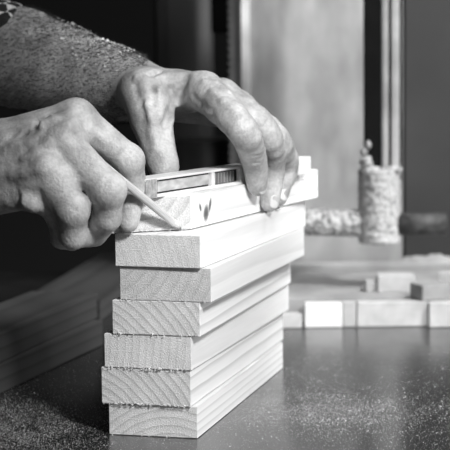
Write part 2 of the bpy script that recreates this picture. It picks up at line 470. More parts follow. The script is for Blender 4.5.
H_ = 0.0014
X = seg_axis(-1.05, -0.20, 0.080, 0.085, H_); Y = seg_axis(0.95, 1.225, 1.535, 1.95, H_); Z = seg_axis(-0.02+T-.0, T+.125, T+.335, T+.86, H_)
Fd = Field(X, Y, Z); print('grid', Fd.sh)
fing = Fd.new(); palm = Fd.new()
def smooth_chain(pts, n=4):
    out = []
    q = [pts[0]]+list(pts)+[pts[-1]]
    for i in range(1, len(q)-2):
        for s_ in range(n):
            t = s_/n; v = []
            for c in range(4):
                f = [(p[0][c] if c < 3 else p[1]) for p in q[i-1:i+3]]
                v.append(.5*(2*f[1]+(f[2]-f[0])*t+(2*f[0]-5*f[1]+4*f[2]-f[3])*t*t+(3*f[1]-f[0]-3*f[2]+f[3])*t**3))
            out.append((Vector(v[:3]), v[3]))
    return out+[pts[-1]]
def chain(arr, pts, k=.003):
    """pts: (Vector, r)"""
    for (a, ra), (b, rb) in zip(pts, pts[1:]): Fd.capsule(arr, a, b, ra, rb, k)
def finger(pts, k=.003):
    tmp = []
    chain(fing_cur, pts, k)
nails = []
# ---- left hand (upper in the picture): grips the marked board
def PM(px, py, off): return PPL(px, py, mc, mn, off)
LH = {
 'index': [(P(204, 91, 1.434), .0150), (PM(241, 128, .0185), .0120), (PM(254, 160, .0125), .0102), (PM(257.3, 187, .0082), .0077)],
 'middle': [(P(222, 96, 1.462), .0135), (PM(264, 130, .0170), .0116), (PM(273.5, 163, .0120), .0096), (PM(269.5, 203, .0080), .0077)],
 'ring': [(P(237, 106, 1.484), .0128), (PM(276, 138, .0150), .0108), (PM(285, 166, .0105), .0088), (PM(279, 198, .0074), .0070)],
 'little': [(P(248, 117, 1.508), .0115), (PM(284, 152, .0100), .0092), (PM(289, 170, .0075), .0072), (PM(286, 182, .0065), .0062)],
 'thumb': [(P(145, 92, 1.450), .0190), (P(151, 118, 1.425), .0165), (P(158, 146, 1.410), .0130), (P(164, 168, 1.402), .0120)]}
for k_, pts in LH.items():
    one = Fd.new(); chain(one, smooth_chain(pts), .003)
    fing = smin(fing, one, .0030); del one
W_L = P(118, 86, 1.500)
for k_, wr in (('index', P(122, 84, 1.492)), ('middle', P(120, 82, 1.503)), ('ring', P(118, 88, 1.512)), ('little', P(118, 95, 1.515))):
    m_ = LH[k_][0]; Fd.capsule(palm, wr, m_[0], .0175, m_[1]*1.0, .012)
Fd.capsule(palm, P(122, 88, 1.488), LH['thumb'][0][0], .019, .0180, .010)
Fd.capsule(palm, LH['thumb'][0][0], LH['thumb'][1][0], .0170, .0145, .008)
Fd.capsule(palm, P(158, 98, 1.458), P(190, 98, 1.455), .0125, .0115, .010)   # web
fa = [(P(122, 86, 1.500), .0260), (P(100, 82, 1.515), .0285), (P(60, 70, 1.540), .0350), (P(20, 58, 1.565), .0405), (P(-60, 40, 1.61), .044), (Vector((-.44, 1.67, T+.345)), .043)]
chain(palm, fa, .02)
for f0, f1, t_, r_ in (('index', 'middle', .62, .0098), ('middle', 'ring', .7, .0090), ('ring', 'little', .7, .008)):
    a0_ = (LH[f0][0][0]+LH[f1][0][0])/2; a1_ = (LH[f0][1][0]+LH[f1][1][0])/2
    Fd.capsule(palm, a0_, a0_.lerp(a1_, t_), .0115, r_, .006)
# tendons, veins, knuckle pads
for pts, r_ in (([(146, 80, 1.438), (168, 78, 1.4455), (192, 80, 1.434)], .0040), ([(138, 76, 1.440), (152, 92, 1.4265), (158, 118, 1.406)], .0042),
                ([(150, 74, 1.455), (178, 75, 1.452), (205, 80, 1.445)], .0025)):
    q = [P(*p) for p in pts]
    for a, b in zip(q, q[1:]): Fd.capsule(palm, a, b, r_, r_, .005)
Fd.capsule(palm, P(185, 79, 1.430), P(183, 97, 1.429), .0045, .0045, .008, carve=True)
Fd.capsule(palm, P(162, 80, 1.434), P(170, 102, 1.433), .0042, .0045, .007, carve=True)
# ---- right hand (lower left): holds the pencil
RH = {
 'index': [(P(76, 118, 1.288), .0135), (P(128, 160, 1.300), .0115), (P(134, 188, 1.3105), .0098), (P(128, 222, 1.3075), .0082)],
 'middle': [(P(62, 141, 1.266), .0132), (P(108, 190, 1.253), .0125), (P(107, 217, 1.266), .0102), (P(95, 235, 1.288), .0088)],
 'ring': [(P(46, 168, 1.258), .0125), (P(72, 209, 1.248), .0120), (P(73, 235, 1.260), .0100), (P(86, 236, 1.286), .0085)],
 'little': [(P(37, 192, 1.262), .0115), (P(58, 213, 1.266), .0090), (P(62, 237, 1.278), .0082), (P(72, 241, 1.292), .0075)],
 'thumb': [(P(30, 165, 1.325), .0170), (P(72, 160, 1.345), .0130), (P(100, 174, 1.335), .0110), (P(116, 196, 1.328), .0095)]}
for k_, pts in RH.items():
    one = Fd.new(); chain(one, pts, .004)
    Fd.ellipsoid(one, pts[1][0], (Vector((1, 0, 0)), Vector((0, 1, 0)), Vector((0, 0, 1))), [pts[1][1]*1.05]*3, .003)
    fing = smin(fing, one, .0030); del one
for k_, wr, r_ in (('index', (-25, 152, 1.300), .0180), ('middle', (-25, 160, 1.290), .0180), ('ring', (-25, 177, 1.285), .0180), ('little', (-25, 195, 1.290), .0175)):
    m_ = RH[k_][0]; Fd.capsule(palm, P(*wr), m_[0], r_, m_[1], .012)
Fd.capsule(palm, P(-25, 165, 1.315), RH['thumb'][0][0], .02, .018, .012)
Fd.capsule(palm, P(20, 160, 1.302), P(62, 150, 1.300), .018, .016, .012)
Fd.capsule(palm, P(12, 202, 1.264), P(34, 203, 1.256), .0045, .0062, .005)     # fold of skin on the hand's edge
chain(palm, [(P(-25, 167, 1.302), .0300), (P(-70, 168, 1.305), .0310), (P(-130, 160, 1.31), .038), (Vector((-.46, 1.29, T+.23)), .046)], .02)
for f0, f1, t_, r_ in (('index', 'middle', .15, .0105), ('middle', 'ring', .42, .0105), ('ring', 'little', .6, .009)):
    a0_ = (RH[f0][0][0]+RH[f1][0][0])/2; a1_ = (RH[f0][1][0]+RH[f1][1][0])/2
    Fd.capsule(palm, a0_, a0_.lerp(a1_, t_), .0120, r_, .006)
# tendons + veins on the back of the right hand
for pts, r_ in (([(5, 138, 1.277), (40, 127, 1.270), (70, 114, 1.272)], .0032), ([(5, 152, 1.269), (35, 146, 1.259), (60, 138, 1.253)], .0032), ([(5, 172, 1.265), (45, 164, 1.247)], .0030),
                ([(4, 160, 1.270), (22, 154, 1.260), (36, 134, 1.2625), (52, 118, 1.266)], .0026)):
    q = [P(*p) for p in pts]
    for a, b in zip(q, q[1:]): Fd.capsule(palm, a, b, r_, r_, .005)
hand = smin(fing, palm, .007)
del fing, palm
# skin creases cut over the knuckles
def creases(ctr, along, across, up, n=3, gap=.0030, half=.0065, r_=.0007):
    for j in range(n):
        c = ctr + along*((j-(n-1)/2)*gap)
        Fd.capsule(hand, c+across*half+up*-.0015, c+up*.0, r_, r_*1.2, .0015, carve=True)
        Fd.capsule(hand, c-across*half+up*-.0015, c+up*.0, r_, r_*1.2, .0015, carve=True)
def knuckle(pts, j, upd, **kw):
    a, b = pts[j-1][0], pts[j+1][0] if j+1 < len(pts) else pts[j][0]
    al = (b-a).normalized(); up = (upd - al*upd.dot(al)).normalized(); ac = al.cross(up)
    creases(pts[j][0]+up*(pts[j][1]*1.03), al, ac, up, **kw)
upL = (mn + Vector((0, -.5, .45))).normalized(); upR = Vector((.35, -.85, .3)).normalized()
Fd.capsule(hand, P(130, 84, 1.452), P(137, 104, 1.442), .0030, .0030, .006, carve=True)
def surf(px, py):
    a = CAM; 
    for Yq in np.arange(1.20, 1.60, .0006):
        p = P(px, py, Yq)
        i = np.searchsorted(X, p.x); j = np.searchsorted(Y, p.y); k = np.searchsorted(Z, p.z)
        if 0 < i < len(X) and 0 < j < len(Y) and 0 < k < len(Z) and hand[i, j, k] < 0: return Yq
    return 1.6
def line_on_skin(pts, r_, depth, k=.004, carve=False):
    q = [P(x, y, surf(x, y)+depth) for x, y in pts]
    for a, b in zip(q, q[1:]):
        if (a-b).length < .05: Fd.capsule(hand, a, b, r_, r_, k, carve)
ADD = [([(6, 150), (14, 146), (22, 143), (30, 140), (38, 134), (41, 124)], .0026, .0010), ([(40, 127), (55, 122), (68, 119)], .0028, .0012), ([(24, 160), (36, 152), (50, 143)], .0026, .0012), ([(12, 176), (24, 173), (38, 169)], .0024, .0012),
       ([(46, 167), (49, 169)], .0080, .0062), ([(68, 129), (71, 127)], .0075, .0060), ([(26, 202), (33, 205)], .0052, .0024), ([(90, 128), (106, 142)], .0020, .0010),
       ([(146, 106), (150, 120), (154, 136), (157, 148)], .0034, .0016), ([(173, 104), (170, 118), (167, 132)], .0028, .0010), ([(137, 78), (146, 81), (158, 80), (168, 77)], .0026, .0010), ([(158, 92), (162, 86), (172, 82)], .0022, .0010),
       ([(212, 92), (224, 102), (236, 114)], .0022, .0014), ([(204, 82), (216, 84), (228, 92)], .0020, .0012)]
CUT = [([(20, 139), (28, 135), (34, 129), (38, 120)], .0024, -.0008), ([(10, 136), (16, 131)], .0016, -.0004), ([(4, 168), (14, 165), (26, 163)], .0018, -.0006), ([(14, 186), (16, 196), (20, 208)], .0018, -.0004), ([(20, 190), (30, 193), (38, 196)], .0018, -.0005),
       ([(39, 193), (42, 202), (47, 211)], .0017, -.0005), ([(8, 188), (9, 198), (12, 206)], .0013, -.0004), ([(58, 150), (70, 165), (77, 176)], .0022, -.0008), ([(76, 136), (86, 146)], .0018, -.0006),
       ([(152, 86), (153, 93), (154, 101)], .0028, -.0010), ([(185, 86), (181, 93), (177, 100), (170, 112), (166, 124)], .0032, -.0008), ([(187, 103), (182, 112), (176, 124), (172, 134)], .0020, -.0005),
       ([(135, 86), (137, 96)], .0018, -.0002), ([(140, 100), (142, 112), (146, 124)], .0018, -.0004), ([(150, 76), (160, 72)], .0016, -.0004), ([(192, 96), (200, 104), (210, 110)], .0018, -.0004)]
for pts, r_, dd_ in ADD: line_on_skin(pts, r_, dd_, .004)
for pts, r_, dd_ in CUT: line_on_skin(pts, r_, dd_, .0035, True)
# fine wrinkles over the bent joints
for cx_, cy_, dx_, dy_, hx, hy in ((243, 128, 3, 4, 6, -5), (256, 160, 1, 3.5, 6, -1), (266, 126, 3, 4, 4, -4), (158, 147, .8, 3, 7, -2), (126, 156, 3, 3.5, -5, 5), (108, 186, 3, 4, -5, 4), (72, 208, 2.5, 4, -6, 3)):
    for j in (-1, 0, 1):
        c0_ = (cx_+dx_*j, cy_+dy_*j)
        line_on_skin([(c0_[0]-hx*.8, c0_[1]-hy*.8), c0_, (c0_[0]+hx*.8, c0_[1]+hy*.8)], .0009, -.0004, .0015, True)
# wrinkles at the right hand's outer edge
# ---- upper arms, torso, neck, head (all left of the picture)
body = Fd.new(); V3 = Vector
shL = V3((-.74, 1.63, T+.47)); shR = V3((-.74, 1.25, T+.47)); ctr = V3((-.78, 1.44, T+.30))
chain(body, [(V3((-.44, 1.67, T+.345)), .045), (shL, .058)], .02); chain(body, [(V3((-.46, 1.29, T+.23)), .046), (shR, .058)], .02)
ax = (V3((1, 0, 0)), V3((0, 1, 0)), V3((0, 0, 1)))
Fd.ellipsoid(body, V3((-.79, 1.44, T+.36)), ax, [.125, .185, .20], .05); Fd.ellipsoid(body, V3((-.80, 1.44, T+.14)), ax, [.115, .155, .15], .06)
Fd.capsule(body, V3((-.80, 1.44, T+.50)), V3((-.75, 1.44, T+.62)), .062, .055, .03)
Fd.ellipsoid(body, V3((-.735, 1.44, T+.70)), ax, [.098, .076, .115], .02)
Fd.capsule(body, V3((-.64, 1.44, T+.705)), V3((-.622, 1.44, T+.675)), .008, .014, .012)
for s_ in (-1, 1):
    Fd.ellipsoid(body, V3((-.74, 1.44+s_*.078, T+.69)), ax, [.018, .009, .03], .006)
    Fd.ellipsoid(body, V3((-.645, 1.44+s_*.032, T+.70)), ax, [.012, .013, .009], .004)
hand = smin(hand, body, .02)
person, PV = surface_nets(hand, Fd, 'person', m_skin, smooth_it=2)
tag(person, 'person whose weathered hands grip the top board and hold a pencil', 'person')
print('person verts', len(PV))
del body, hand
# ---- clothes on a coarser grid
X2 = seg_axis(-1.08, -.45, -.15, -.12, .0035, 1.15, .014); Y2 = seg_axis(.95, 1.22, 1.72, 1.98, .006, 1.15, .014); Z2 = seg_axis(T-.04, T+.14, T+.42, T+.62, .005, 1.15, .014)
Fc = Field(X2, Y2, Z2); sh = Fc.new()
def cch(arr, pts, k):
    for (a, ra), (b, rb) in zip(pts, pts[1:]): Fc.capsule(arr, a, b, ra, rb, k)
cuffc = P(24, 59, 1.562)
fd_ = (P(20, 58, 1.565)-P(-60, 40, 1.61)).normalized()
cch(sh, [(P(-60, 40, 1.61), .052), (V3((-.44, 1.67, T+.345)), .056), (shL, .072)], .02)
cch(sh, [(P(-60, 40, 1.61), .052), (cuffc, .0465)], .004)
cch(sh, [(V3((-.36, 1.295, T+.21)), .052), (V3((-.46, 1.29, T+.23)), .056), (shR, .072)], .02)
Fc.ellipsoid(sh, V3((-.79, 1.44, T+.36)), ax, [.14, .20, .215], .05); Fc.ellipsoid(sh, V3((-.80, 1.44, T+.13)), ax, [.13, .17, .17], .06)
# open ends: cut flat at cuffs, hollow inside
x, y, zz = Fc.grid((slice(None),)*3)
for c, d in ((P(13, 25, 1.573), V3((.87, 0, -.5)).normalized()), (V3((-.36, 1.295, T+.21)), V3((1, 0, -.15)).normalized())):
    near = ((x-c.x)**2+(y-c.y)**2+(zz-c.z)**2) < .09**2
    pl = (x-c.x)*d.x+(y-c.y)*d.y+(zz-c.z)*d.z
    sh = np.where(near, np.maximum(sh, pl), sh)
m_sh, nt, b = mat('black and white checked shirt cloth')
vec = coords(nt, (1, 1, 1), (0, 0, 0), (R(20), R(35), R(20)))
ck = N(nt, 'ShaderNodeTexChecker', Scale=78.0); ck.inputs['Color1'].default_value = (.75, .75, .75, 1); ck.inputs['Color2'].default_value = (.012, .012, .012, 1)
nt.links.new(vec, ck.inputs['Vector']); nt.links.new(ck.outputs['Color'], b.inputs['Base Color']); b.inputs['Roughness'].default_value = .9
shirt, _ = surface_nets(sh.astype(np.float32), Fc, 'shirt', m_sh, person, 1)
shirt['label'] = 'black and white checked shirt sleeve'
# trousers and shoes, hair
Z3 = seg_axis(-.02, .02, T+.1, T+.12, .02, 1.1, .03); X3 = seg_axis(-1.0, -.98, -.55, -.5, .02); Y3 = seg_axis(1.2, 1.2, 1.68, 1.7, .02)
Ft = Field(X3, Y3, Z3); tr = Ft.new()
for s_ in (-1, 1):
    Ft.capsule(tr, V3((-.80, 1.44+s_*.09, T+.02)), V3((-.79, 1.44+s_*.10, .50)), .095, .07, .04); Ft.capsule(tr, V3((-.79, 1.44+s_*.10, .50)), V3((-.80, 1.44+s_*.10, .09)), .07, .055, .02)
surface_nets(tr, Ft, 'trousers', plain('dark trousers', .03, .9), person, 2)
for s_ in (-1, 1):
    bm = bmesh.new(); bmesh.ops.create_uvsphere(bm, u_segments=20, v_segments=12, radius=1)
    for v in bm.verts:
        v.co = Vector((-.75+v.co.x*.14, 1.44+s_*.10+v.co.y*.048, max(0.002, .045+v.co.z*.055*(1-.35*v.co.x))))
    link('shoe', bm, plain('leather', .03, .4), person, True)
bm = bmesh.new(); bmesh.ops.create_uvsphere(bm, u_segments=32, v_segments=20, radius=1)
for v in list(bm.verts):
    n_ = noise.noise(v.co*6)*.05
    v.co = Vector((-.748+v.co.x*.098*(1+n_), 1.44+v.co.y*.083*(1+n_), T+.722+v.co.z*.108*(1+n_)))
link('hair', bm, plain('short dark hair', .05, .8, nscale=300, bstr=.6), person, True)
# ---- nails
m_nail = plain('fingernail', 0.60, 0.30, nscale=200, namt=.05)
def nail(pts, up, w=.0054, l=.0125, back=.006):
    a, ra = pts[-2]; b, rb = pts[-1]; al = (b-a).normalized()
    up = (up-al*up.dot(al)).normalized(); ac = al.cross(up)
    bm = bmesh.new(); nu, nv = 12, 12; top = []; bot = []
    for i in range(nu+1):
        u = -1+2*i/nu; row = []; rowb = []
        for j in range(nv+1):
            v = -1+2*j/nv
            # square -> superellipse
            uu = u*math.sqrt(max(0, 1-.42*v*v)); vv = v*math.sqrt(max(0, 1-.42*u*u))
            s_ = vv*l/2; ang = uu*w/rb*1.0
            rr = rb*1.03 + .0001
            end = max(0, s_ - (l/2-.004)+.0005)
            base = b + al*(s_+l/2-back)
            ov = max(0.0, (base-b).dot(al)); rr2 = math.sqrt(max(.3*rr*rr, rr*rr-(ov*.72)**2))
            p = base + (up*math.cos(ang)+ac*math.sin(ang))*rr2
            row.append(bm.verts.new(p)); rowb.append(bm.verts.new(p-(up*math.cos(ang)+ac*math.sin(ang))*.0012))
        top.append(row); bot.append(rowb)
    for i in range(nu):
        for j in range(nv):
            bm.faces.new((top[i][j], top[i+1][j], top[i+1][j+1], top[i][j+1])); bm.faces.new((bot[i][j+1], bot[i+1][j+1], bot[i+1][j], bot[i][j]))
    for i in range(nu):
        bm.faces.new((top[i][0], bot[i][0], bot[i+1][0], top[i+1][0])); bm.faces.new((top[i+1][nv], bot[i+1][nv], bot[i][nv], top[i][nv]))
        bm.faces.new((top[0][i+1], bot[0][i+1], bot[0][i], top[0][i])); bm.faces.new((top[nu][i], bot[nu][i], bot[nu][i+1], top[nu][i+1]))
    bmesh.ops.recalc_face_normals(bm, faces=bm.faces)
    return link('fingernail', bm, m_nail, person, True)
un = (mn*.75+Vector((0, -.6, .1)))
nail(LH['index'], un, back=.0095, l=.013); nail(LH['middle'], un, back=.0085, l=.012); nail(LH['ring'], un, w=.0048, l=.010, back=.008)

# ------------------------------------------------------------------ sawdust and chips
m_dust = plain('sawdust', 0.75, 0.9)
def chips(name, pts, smin_, smax, label, cat):
    bm = bmesh.new(); r = random.Random(5)
    for c in pts:
        s = r.uniform(smin_, smax)*(1 if r.random() > .04 else 2.2)
        a = [bm.verts.new(Vector(c)+Vector((r.uniform(-s, s), r.uniform(-s, s), h_))) for h_ in (0, 0, 0)]
        t_ = bm.verts.new(Vector(c)+Vector((r.uniform(-s, s)*.5, r.uniform(-s, s)*.5, s*r.uniform(.4, 1.0))))
        for f in ((0, 1, 3), (1, 2, 3), (2, 0, 3)): bm.faces.new([(a+[t_])[j] for j in f])
    return tag(link(name, bm, m_dust), label, cat, kind='stuff')
pts = []
r = random.Random(3)
while len(pts) < 38000:
    px = r.uniform(-20, 470); py = 345+ (r.random()**.8)*125
    dens = .06 + .9*math.exp(-((px-330)/95)**2-((py-412)/17)**2) + (.75*math.exp(-((px-10)/75)**2-((py-428)/26)**2)) + .25*math.exp(-((px-300)/40)**2-((py-375)/18)**2)
    n_ = noise.noise(Vector((px*.05, py*.09, 0)))*.5+.6
    if r.random() > dens*n_: continue
    q = PZ(px, py, T+.0001)
    # not underneath the stack
    fr, d, e, L, W = geo['F'][:5]; w = q-fr
    if -.001 < w.dot(d) < L+.001 and -.001 < w.dot(e) < W+.001: continue
    pts.append(q)
chips('sawdust', pts, .00010, .00036, 'fine pale sawdust scattered over the dark bench top around the stack', 'sawdust')
# dust caught in the forearm hair
sel = PV[(PV[:, 0] > -.205) & (PV[:, 0] < -.066) & (PV[:, 1] > 1.46)]
zt = {}
cand = []
for p in sel[::3]:
    top = T+.335-.42*(p[0]+.155)
    cand.append(p)
cand = np.array(cand); 
key = np.round(cand[:, 0]/.004).astype(int); mx = {}
for k_, p in zip(key, cand): mx[k_] = max(mx.get(k_, 0), p[2])
pp = []
for k_, p in zip(key, cand):
    dz = mx[k_]-p[2]
    wgt = math.exp(-((p[0]+.110)/.030)**2)
    if p[1] < 1.56 and dz < .030 and r.random() < (.9*math.exp(-dz/.017))*wgt*(1.5 if noise.noise(Vector(p)*120) > 0 else .2): pp.append(p)

o = chips('sawdust', [p+np.array([0, -.0030, .0020]) for p in pp], .0006, .0015, 'pale sawdust flecks caught on top of the upper forearm', 'sawdust')
# short forearm hairs, packed thick so their dark colour also stands in for shade
m_hair = plain('forearm hair', .05, .6)
bm = bmesh.new()
for p in np.repeat(cand, 6, axis=0):
    if p[1] > 1.575: continue
    w = Vector((r.uniform(.3, 1), r.uniform(-1, .2), r.uniform(-.2, .9))).normalized()*r.uniform(.002, .005)
    a = Vector(p)+Vector((r.uniform(-.002, .002), 0, r.uniform(-.002, .002))); s = Vector((.00009, 0, .00013))
    v = [bm.verts.new(a-s), bm.verts.new(a+s), bm.verts.new(a+w*.6+s*.7), bm.verts.new(a+w)]
    bm.faces.new(v)
hr = link('arm_hair', bm, m_hair, person); hr['kind'] = 'stuff'

# ------------------------------------------------------------------ dark planks at the left of the bench
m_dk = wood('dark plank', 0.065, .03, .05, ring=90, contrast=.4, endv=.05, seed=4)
def simple_board(name, fr, far, wdir_px, z0, z1, m, label, cat='board', group=None, width=.065):
    d = (far-fr); d.z = 0; L = d.length; d.normalize(); yaw = math.atan2(d.x, d.y)
    e = Vector((-d.y, d.x, 0))
    p = [fr, fr+d*L, fr+d*L+e*width, fr+e*width]
    return prism(name, p, z0, z1, yaw, m, label, cat, group, endfaces=(1, 3))
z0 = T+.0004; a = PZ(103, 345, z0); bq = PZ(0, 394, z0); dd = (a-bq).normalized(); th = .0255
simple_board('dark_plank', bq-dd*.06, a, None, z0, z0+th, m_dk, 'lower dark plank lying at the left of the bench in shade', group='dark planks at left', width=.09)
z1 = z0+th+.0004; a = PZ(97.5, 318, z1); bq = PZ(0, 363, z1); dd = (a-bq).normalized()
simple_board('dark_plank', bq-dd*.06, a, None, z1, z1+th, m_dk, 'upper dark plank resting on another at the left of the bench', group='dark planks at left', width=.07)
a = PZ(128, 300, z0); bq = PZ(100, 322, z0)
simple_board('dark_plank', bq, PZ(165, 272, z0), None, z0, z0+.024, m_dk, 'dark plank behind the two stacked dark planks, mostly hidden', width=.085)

# ------------------------------------------------------------------ background: panels, saw, off-cuts
m_panel, nt, b = mat('weathered pale panel')
v1 = coords(nt, (1.6, 1, .25)); v2 = coords(nt, (1, 1, .6))
n1 = N(nt, 'ShaderNodeTexNoise', Scale=14.0, Detail=4.0); nt.links.new(v1, n1.inputs['Vector'])
n2 = N(nt, 'ShaderNodeTexNoise', Scale=32.0, Detail=5.0); nt.links.new(v2, n2.inputs['Vector'])
nt.links.new(mix(nt, ramp(nt, n1.outputs['Fac'], [(.32, .27), (.66, .44)]), ramp(nt, n2.outputs['Fac'], [(.35, .80), (.65, 1.08)])), b.inputs['Base Color'])
b.inputs['Roughness'].default_value = .75
m_pdark = plain('dark grey panel', 0.045, 0.7, nscale=6, namt=.3)
m_rail = plain('pale dusty rail', 0.40, 0.8, nscale=20, namt=.2)
m_grey = plain('dusty grey plank', 0.30, 0.8, nscale=25, namt=.3)
m_white = plain('pale off-cut', 0.48, 0.8, nscale=60, namt=.16)
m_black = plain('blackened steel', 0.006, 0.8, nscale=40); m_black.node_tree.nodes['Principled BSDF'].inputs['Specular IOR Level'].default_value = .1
m_bright = plain('polished steel', 0.45, 0.35, metal=.6, nscale=60)
def pxbox(name, x0, y0, x1, y1, Y, depth, m, parent=None, bevel=.001, zb=None):
    """upright box whose front face covers the pixel rectangle at distance Y"""
    a = P(x0, y1, Y); b = P(x1, y0, Y)
    if zb is not None: a.z = zb
    o = box(name, ((a.x+b.x)/2, Y+depth/2, (a.z+b.z)/2), (abs(b.x-a.x), depth, abs(b.z-a.z)), m, parent, bevel)
    return o
def thing_at(name, o_loc, label, cat, group=None):
    return tag(empty(name, o_loc), label, cat, group)
def boxthing(name, x0, y0, x1, y1, Y, depth, m, label, cat, group=None, bevel=.001, zb=None):
    o = pxbox(name, x0, y0, x1, y1, Y, depth, m, None, bevel, zb)
    return tag(o, label, cat, group)
def ground_box(name, x0, x1, ybase, ytop, depth, m, label, cat, group=None, rz=0, bevel=.001, parent=None, zb=None):
    """box standing on the bench, front bottom edge at ybase"""
    zb = T+.0004 if zb is None else zb
    a = PZ(x0, ybase, zb); b = PZ(x1, ybase, zb); Yf = (a.y+b.y)/2
    a = P(x0, ybase, Yf); b = P(x1, ybase, Yf); t = P((x0+x1)/2, ytop, Yf)
    h = t.z-zb
    bm = bmesh.new(); bm_box(bm, (0, depth/2, h/2), (b.x-a.x, depth, h), bevel)
    o = link(name, bm, m, parent); o.location = ((a.x+b.x)/2, Yf, zb); o.rotation_euler = (0, 0, rz)
    if label: tag(o, label, cat, group)
    return o, Yf, h
# row of off-cuts on the bench
og = 'row of off-cuts behind the stack'
ground_box('wood_offcut', 274, 302, 328.2, 314.5, .016, m_white, 'short low off-cut at the left of the row, next to the stack', 'offcut', og)
_, Yr, hr_ = ground_box('wood_offcut', 305, 342.5, 327.5, 303.5, .016, plain('fresh white offcut', .72, .8, nscale=40, namt=.04), 'brightest white square-faced off-cut in the row behind the stack', 'offcut', og)
ground_box('wood_offcut', 343.2, 356, 327, 302.5, .016, plain('greyer offcut', .42, .8), 'narrow grey off-cut beside the brightest white one', 'offcut', og)
ground_box('wood_offcut', 357.2, 428, 326.6, 302.0, .016, m_white, 'long pale off-cut in the middle of the row behind the stack', 'offcut', og)
ground_box('wood_offcut', 429.3, 520, 327, 302.5, .016, m_white, 'pale off-cut at the right end of the row, cut by the picture edge', 'offcut', og)
# long low plank behind them, then the rail
plk, Yp, hp = ground_box('long_plank', 240, 520, 322, 297.5, .21, m_grey, 'wide dusty grey plank lying behind the row of off-cuts', 'plank')
zp = T+.0004+hp+.0003
ground_box('wood_block', 378, 415, 292.5, 276, .03, m_white, 'pale block sitting on the grey plank right of the saw guide', 'block', zb=zp, rz=R(-2))
ground_box('wood_block', 366, 377, 292, 281.5, .02, m_rail, 'small dull block left of the pale block on the grey plank', 'block', zb=zp)
o, _, _ = ground_box('wood_scrap', 421, 452, 300, 285, .03, m_grey, 'dull grey scrap at the right edge of the grey plank', 'scrap', zb=zp, rz=R(20))
o, _, _ = ground_box('wood_scrap', 438, 462, 284, 273, .02, m_white, 'pale scrap behind the dull grey one at the right edge', 'scrap', zb=zp, rz=R(-12))
Yk = Yp+.215
rl = boxthing('rail', 215, 263, 520, 274, Yk, .03, m_rail, 'pale dusty rail running along the foot of the big panel', 'rail', zb=T+.0004)
# sawdust heap on the rail
bm = bmesh.new(); bmesh.ops.create_icosphere(bm, subdivisions=5, radius=1)
cpt = P(432, 264, Yk+.014)
for v in bm.verts:
    n_ = noise.noise(v.co*3)*.3+noise.noise(v.co*9)*.1
    v.co = Vector((cpt.x+v.co.x*.048*(1+n_), cpt.y+v.co.y*.013, cpt.z-.004+max(0, v.co.z)*.013*(1+n_*1.5)))
tag(link('sawdust_heap', bm, m_rail, None, True), 'blurred pale heap of sawdust on the rail at the right', 'sawdust', kind='stuff')
# panels
Yb = Yk+.045
pn = boxthing('plywood_panel', 240.5, -60, 402.5, 276, Yb, .018, m_panel, 'tall weathered pale panel standing behind the saw guide', 'panel', zb=T+.0004)
es = pxbox('edge_strip', 240.5, -60, 249, 262, Yb-.004, .0035, plain('clean pale strip', .75, .6), None, .0005); es.parent = pn
pd_ = boxthing('grey_panel', 404.5, -60, 560, 276, Yb+.03, .02, m_pdark, 'dark grey panel at the right behind the bar end', 'panel', zb=T+.0004)
# support on which rail and panels stand: machine bed under them
# band saw: column, blade, dark housing
Ys = Yk+.06
saw = thing_at('band_saw', P(200, 320, 2.15), 'dark band saw casing with a toothed blade left of the pale panel', 'saw')
base = saw.location.copy()
def rel(o): 
    o.parent = saw; o.matrix_parent_inverse = Matrix.Translation(-base); return o
m_case = plain('dark painted casing', 0.07, 0.55, nscale=7, namt=.3)
rel(pxbox('casing', 158, -80, 211, 340, 2.32, .20, m_case, None, .02, 0.001))
rel(pxbox('column', 231, -80, 240.3, 330, 2.04, .05, plain('dark column', .02, .5), None, .002, T+.0004))
rel(pxbox('dark_door', 211.5, -80, 242, 33, 2.20, .05, m_black, None, .003))  # near-black plate right of the casing top
a = P(170, 139, 2.12); b2 = P(250, 139, 2.12)
bm = bmesh.new(); c0 = P(205, 139, 2.20); rad = (P(245, 139, 2.2)-P(165, 139, 2.2)).length/2
zb2 = T
bm_cyl(bm, (c0.x, c0.y, T+.0004), (c0.x, c0.y, c0.z), rad, seg=64)
o = link('drum', bm, plain('dark metal drum', .05, .4, metal=.3), None)
for p in o.data.polygons: p.use_smooth = len(p.vertices) == 4
rel(o)
# toothed blade
bm = bmesh.new(); Ybl = 2.00
prof = []
top = P(229, -70, Ybl).z; bot = T+.0006; pitch = .0085; x0 = P(230, 60, Ybl).x; x1 = P(235, 60, Ybl).x
zq = bot
lft = []
while zq < top:
    lft += [(x0, zq), (x0-.0035, zq+pitch*.55), (x0, zq+pitch*.6)]; zq += pitch
fr_v = [bm.verts.new((x, Ybl, z_)) for x, z_ in lft]
rt = [bm.verts.new((x1, Ybl, z_)) for x, z_ in lft]
fb = [bm.verts.new((x, Ybl+.0008, z_)) for x, z_ in lft]; rb = [bm.verts.new((x1, Ybl+.0008, z_)) for x, z_ in lft]
for i in range(len(lft)-1):
    bm.faces.new((fr_v[i], rt[i], rt[i+1], fr_v[i+1])); bm.faces.new((fb[i+1], rb[i+1], rb[i], fb[i]))
    bm.faces.new((fb[i], fr_v[i], fr_v[i+1], fb[i+1])); bm.faces.new((rt[i], rb[i], rb[i+1], rt[i+1]))
rel(link('blade', bm, plain('saw blade steel', .10, .4, metal=.5), None))
